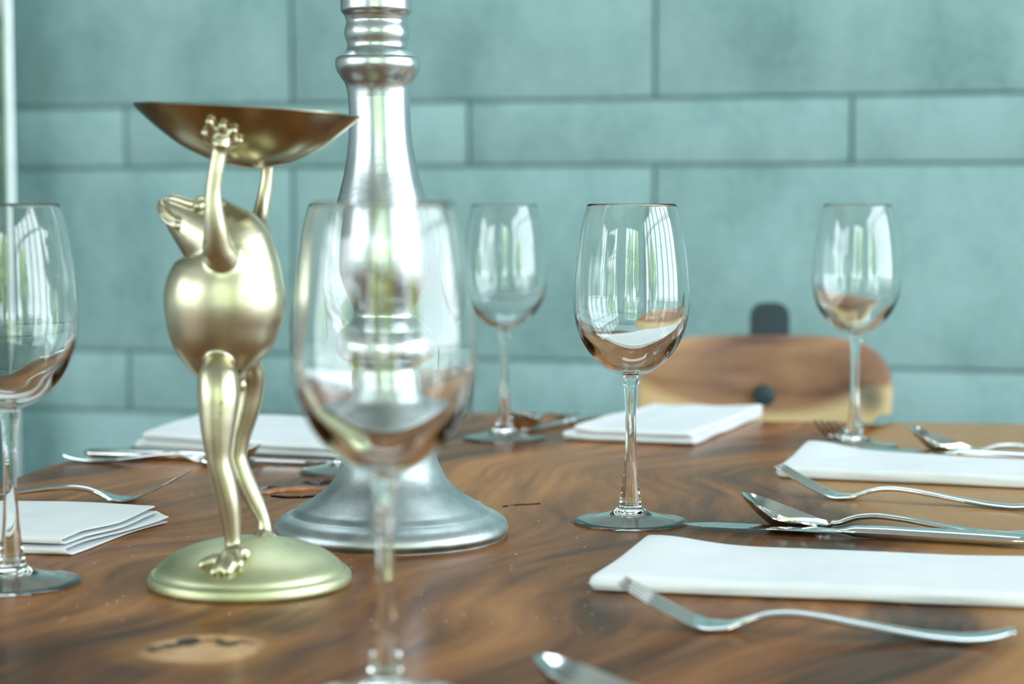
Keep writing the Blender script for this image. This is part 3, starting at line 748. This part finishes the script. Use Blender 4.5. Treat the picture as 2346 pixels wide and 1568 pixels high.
def build_spoon():
    r = empty('spoon')
    bm = bmesh.new(); ribbon(bm, stations(59, 198, 2.5, SZ, SW, ST), 12); link('handle', bm, STEEL, r, sharp=60)
    bm = bmesh.new(); L = 61.0; NU, NV = 30, 16
    top, bot = [], []
    for i in range(NU+1):
        u = i/NU; x = L*u
        w = 19.0*(math.sin(math.pi*min(1, u**0.86))**0.62) if 0 < u < 1 else 0.0
        w = max(w, 3.4*u**6, 0.25)
        zr = herm(SZ, x); dep = 12.5*math.sin(math.pi*u**0.92)**0.9 if 0 < u < 1 else 0
        zb_ = max(1.5, zr-dep); dep = zr-zb_
        ta, ba = [], []
        for j in range(NV+1):
            v = -1+2*j/NV; z = zr - dep*(1-abs(v)**2.2) - 0.4*abs(v)*0
            ta.append(bm.verts.new((x*1e-3, w*v*1e-3, z*1e-3)))
            ba.append(bm.verts.new((x*1e-3, w*v*(1.01)*1e-3, (z-1.3)*1e-3)))
        top.append(ta); bot.append(ba)
    for i in range(NU):
        for j in range(NV):
            bm.faces.new((top[i][j], top[i+1][j], top[i+1][j+1], top[i][j+1])); bm.faces.new((bot[i][j], bot[i][j+1], bot[i+1][j+1], bot[i+1][j]))
        for j in (0, NV): bm.faces.new((top[i][j], bot[i][j], bot[i+1][j], top[i+1][j]))
    for i in (0, NU):
        for j in range(NV): bm.faces.new((top[i][j], top[i][j+1], bot[i][j+1], bot[i][j]))
    link('bowl', bm, STEEL, r, sharp=50); return r
def build_knife():
    r = empty('knife')
    KZ = [(96, 3.4), (110, 4.2), (222, 4.4)]
    KW = [(98, 4.0), (104, 5.0), (110, 7.0), (130, 7.8), (180, 9.2), (210, 10.2), (218, 8.6), (222, 4)]
    KT = [(98, 1.1), (104, 1.8), (110, 3.4), (130, 4.0), (190, 3.9), (214, 3.4), (222, 1.8)]
    bm = bmesh.new(); ribbon(bm, stations(99, 222, 2.5, KZ, KW, KT), 16, 0.85); link('handle', bm, STEEL, r, sharp=60)
    bm = bmesh.new(); up, lo = [], []
    n = 120
    for i in range(n+1):
        x = 104*i/n; e = min(1, x/26)
        y1 = 8.5 - 9.5*(1-e)**2 - max(0, (x-86))*0.22     # spine
        y0 = -8.0 + 7.2*(1-min(1, x/16))**2 + max(0, (x-86))*0.20
        if 6 < x < 72 and i % 2: y0 += 0.55               # serrations
        m = y0 + 2.6 if x > 2 else (y0+y1)/2
        pts = [(y1, 0.55), (m, 0.55), (y0, 0.08), (y0, -0.08), (m, -0.55), (y1, -0.55)]
        up.append([bm.verts.new((x*1e-3, y*1e-3, (3.0+0.006*x+z)*1e-3)) for y, z in pts])
    for a, b in zip(up, up[1:]):
        for j in range(6): bm.faces.new((a[j], a[(j+1) % 6], b[(j+1) % 6], b[j]))
    bm.faces.new(up[0]); bm.faces.new(up[-1])
    link('blade', bm, STEEL, r, sharp=30); return r
PROTO = {'fork': build_fork(), 'spoon': build_spoon(), 'knife': build_knife()}
USED = set()
def place(kind, p1, s1, p2, s2, label, scale=1.0, lift=0.0):
    a, b = on_z(*p1), on_z(*p2); d = (b-a); d.z = 0; d.normalize()
    o = PROTO[kind]
    if kind in USED: o = copy_tree(o)
    USED.add(kind)
    o.location = a - d*(s1*1e-3*scale) + Vector((0, 0, lift)); o.rotation_euler = (0, 0, math.atan2(d.y, d.x)); o.scale = (scale,)*3
    tag(o, label, kind, {'fork': 'forks laid on the table', 'spoon': 'spoons laid on the table', 'knife': 'knives laid on the table'}[kind])
place('fork', (1640, 1441), 48, (2180, 1471), 162, 'steel fork lying in front of the nearest white napkin, lower right')
place('fork', (1930, 1143), 48, (2300, 1166), 162, 'steel fork lying in front of the second white napkin at right')
place('fork', (282, 1149), 48, (-80, 1143), 162, 'steel fork behind the folded napkin at lower left, tines pointing right')
place('fork', (850, 968), 48, (590, 978), 162, 'fork lying behind the white napkin at the far left of the table')
place('fork', (1925, 1006), 46, (2012, 976), 162, 'dark fork pointing at the viewer behind the rightmost wine glass', lift=0.0)
place('spoon', (1838, 1211), 40, (2275, 1231), 162, 'steel spoon lying beside the serrated knife right of the sharp wine glass')
place('spoon', (2190, 1041), 40, (2520, 1059), 162, 'steel spoon behind the second napkin at the right picture edge')
place('spoon', (1440, 1632), 40, (2090, 1664), 162, 'blurred spoon bowl cut off by the bottom edge of the picture')
place('spoon', (505, 1068), 40, (209, 1060), 162, 'steel spoon lying in front of the far-left napkin, behind the brass frog', 0.86)
place('spoon', (1203, 986), 40, (1300, 953), 162, 'dark spoon with bowl towards the viewer beside the small far wine glass')
place('knife', (1568, 1211), 0, (2346, 1253), 213, 'steel serrated table knife with its tip at the foot of the sharp wine glass')
place('knife', (1900, 1034), 0, (2420, 1062), 189, 'table knife lying under the spoon behind the second right napkin')
place('knife', (775, 1067), 0, (195, 1048), 222, 'table knife lying along the front of the far-left napkin')
place('knife', (1193, 993), 0, (1405, 952), 180, 'table knife at the far edge pointing towards the small far wine glass', 0.84)

# ------------------------------------------------------------------ napkins
def napkin(label, FL, FR, BR, BL, height, style='wrap', puff=None, stag=0.0, seed=0, thick=1.6, ends=(0, 0)):
    """the main folded edge runs FL->FR; v goes from there to BL->BR. Points are on the table plane."""
    FL, FR, BR, BL = [Vector((p.x, p.y, 0)) for p in (FL, FR, BR, BL)]
    d = ((FL-BL).length + (FR-BR).length)/2*1000; ln = ((FL-FR).length + (BL-BR).length)/2*1000
    t = thick; h = height
    strips = []                              # (points, closed)
    def semi(v0, za, zb_, n=8, sgn=-1, fl=1.0):
        r = (zb_-za)/2; zc = (za+zb_)/2
        return [(v0 + sgn*r*fl*math.sin(math.pi*i/n), zc - r*math.cos(math.pi*i/n)) for i in range(n+1)]
    def flat_(v0, v1, z0, z1, n=14): return [(v0+(v1-v0)*i/n, z0+(z1-z0)*i/n) for i in range(n+1)]
    def pillow(v0, v1, z0, z1):
        r = (z1-z0)/2
        front = semi(v0+r, z0, z1, 10); back = semi(v1-r*0.6, z0, z1, 8, 1, 0.6)
        return flat_(v1-r*0.6, v0+r, z0, z0)[:-1] + front + flat_(v0+r, v1-r*0.6, z1, z1)[1:-1] + back[::-1][:-1]
    if style == 'wrap': strips.append((pillow(0, d, 0.15, h), True))
    elif style == 'double':
        strips += [(pillow(0, d, 0.15, h*0.52), True), (pillow(stag, d-1.0, h*0.48, h), True)]
    else:                                   # zigzag of four layers
        L = 4; lo, hi = t/2+0.1, h-t/2; zs = [lo + (hi-lo)*i/(L-1) for i in range(L)]
        r = (zs[1]-zs[0])/2; p = []
        p += flat_(d-r, r, zs[0], zs[0])[:-1] + semi(r, zs[0], zs[1])
        p += flat_(r, d-r, zs[1], zs[1])[1:-1] + semi(d-r, zs[1], zs[2], 8, 1)
        p += flat_(d-r, r*3, zs[2], zs[2])[1:-1] + semi(r*3, zs[2], zs[3]) + flat_(r*3, d, zs[3], zs[3])[1:]
        strips.append((p, False))
    bm = bmesh.new()
    us = [i/40 for i in range(41)]
    closed_any = style != 'zigzag'
    if closed_any:
        e = h*0.45/ln; us = [e*(1-math.cos(math.pi*i/12)) for i in range(6)] + [e+(1-2*e)*i/40 for i in range(41)] + [1-e*(1-math.cos(math.pi*i/12)) for i in range(5, -1, -1)]
    for si, (st, closed) in enumerate(strips):
        grid = []; z0 = min(z for v, z in st); z1 = max(z for v, z in st); zc = (z0+z1)/2
        for u in us:
            col = []
            if closed:
                e = h*0.45/ln; q0 = min(1.0, min(u, 1-u)/e); k_end = max(0.12, math.sqrt(max(0, 1-(1-q0)**2)))
            for k, (v, z) in enumerate(st):
                zf = z/h; uu = u
                if closed: z = zc + (z-zc)*k_end
                if style == 'zigzag' and stag: uu = u*(1 - stag*zf - 0.02*math.sin(k*0.33+si) - 0.05*max(0, 1-abs(v/d-0.25)/0.25)*zf)
                q = max(-0.03, v/d)
                if closed: q = 0.5+(q-0.5)*(1-(1-k_end)*9.0/d)
                p = (FL*(1-uu)+FR*uu)*(1-q) + (BL*(1-uu)+BR*uu)*q
                w = noise.noise(Vector((p.x*14+seed*5, p.y*14, seed)))
                zz = z*(1 + 0.10*w)
                if puff: zz += puff(u, q)*zf
                p.z = zz*1e-3
                p += Vector((0.0015*noise.noise(Vector((u*5, zf*3, seed+3))), 0.0015*noise.noise(Vector((u*5+9, zf*3, seed))), 0))
                col.append(bm.verts.new(p))
            grid.append(col)
        m = len(st)
        for i in range(len(us)-1):
            for k in range(m if closed else m-1):
                bm.faces.new((grid[i][k], grid[i+1][k], grid[i+1][(k+1) % m], grid[i][(k+1) % m]))
        if closed: bm.faces.new(grid[0]); bm.faces.new(grid[-1])
    c = (FL+FR+BR+BL)/4
    for v in bm.verts: v.co -= c
    o = link('napkin', bm, CLOTH, None, (c.x, c.y, TAB+0.0002), sharp=80)
    if style == 'zigzag':
        md = o.modifiers.new('t', 'SOLIDIFY'); md.thickness = t*1e-3; md.offset = 0.0
        md2 = o.modifiers.new('b', 'BEVEL'); md2.width = 0.0005; md2.segments = 2; md2.limit_method = 'ANGLE'; md2.angle_limit = 1.0
    tag(o, label, 'napkin', 'white linen napkins folded on the table')
def bumpf(u0, q0, w, a): return lambda u, q: a*math.exp(-((u-u0)/w)**2-((q-q0)/0.5)**2)
zt_ = lambda x, y, h=0.0: on_z(x, y, TAB+h)
napkin('nearest white folded napkin, lower right, behind the front fork', zt_(1345, 1357), zt_(2560, 1408), zt_(2560, 1284, .008), zt_(1478, 1243, .009), 8.6, 'wrap', bumpf(0.03, 1.05, 0.12, 6.0), 0, 1)
napkin('second white folded napkin at right, between the middle fork and the farther spoon', zt_(1775, 1097), zt_(2560, 1132), zt_(2560, 1068, .008), zt_(1845, 1026, .009), 9.2, 'wrap', bumpf(0.03, 1.05, 0.12, 6.0), 0, 2)
napkin('thick white folded napkin in front of the wooden chair back', zt_(1470, 946, .006), zt_(1283, 1010), zt_(1590, 1023), zt_(1752, 955), 17.0, 'double', lambda u, q: -5.0*min(1, q*1.6)-2.0*math.exp(-((q-0.25)/0.10)**2), 12, 3)
napkin('white folded napkin at far left, behind the legs of the brass frog', zt_(452, 985), zt_(306, 1032), zt_(800, 1058), zt_(830, 984), 17.0, 'double', lambda u, q: -4.0*min(1, q*1.6), 7, 4)
napkin('white folded napkin with layered open end, lower left behind the cut-off wine glass', zt_(-260, 1262), zt_(158, 1274), zt_(389, 1199), zt_(-240, 1176), 10.5, 'zigzag', bumpf(0.75, 0.8, 0.2, 2.0), 0.035, 5, 1.2)
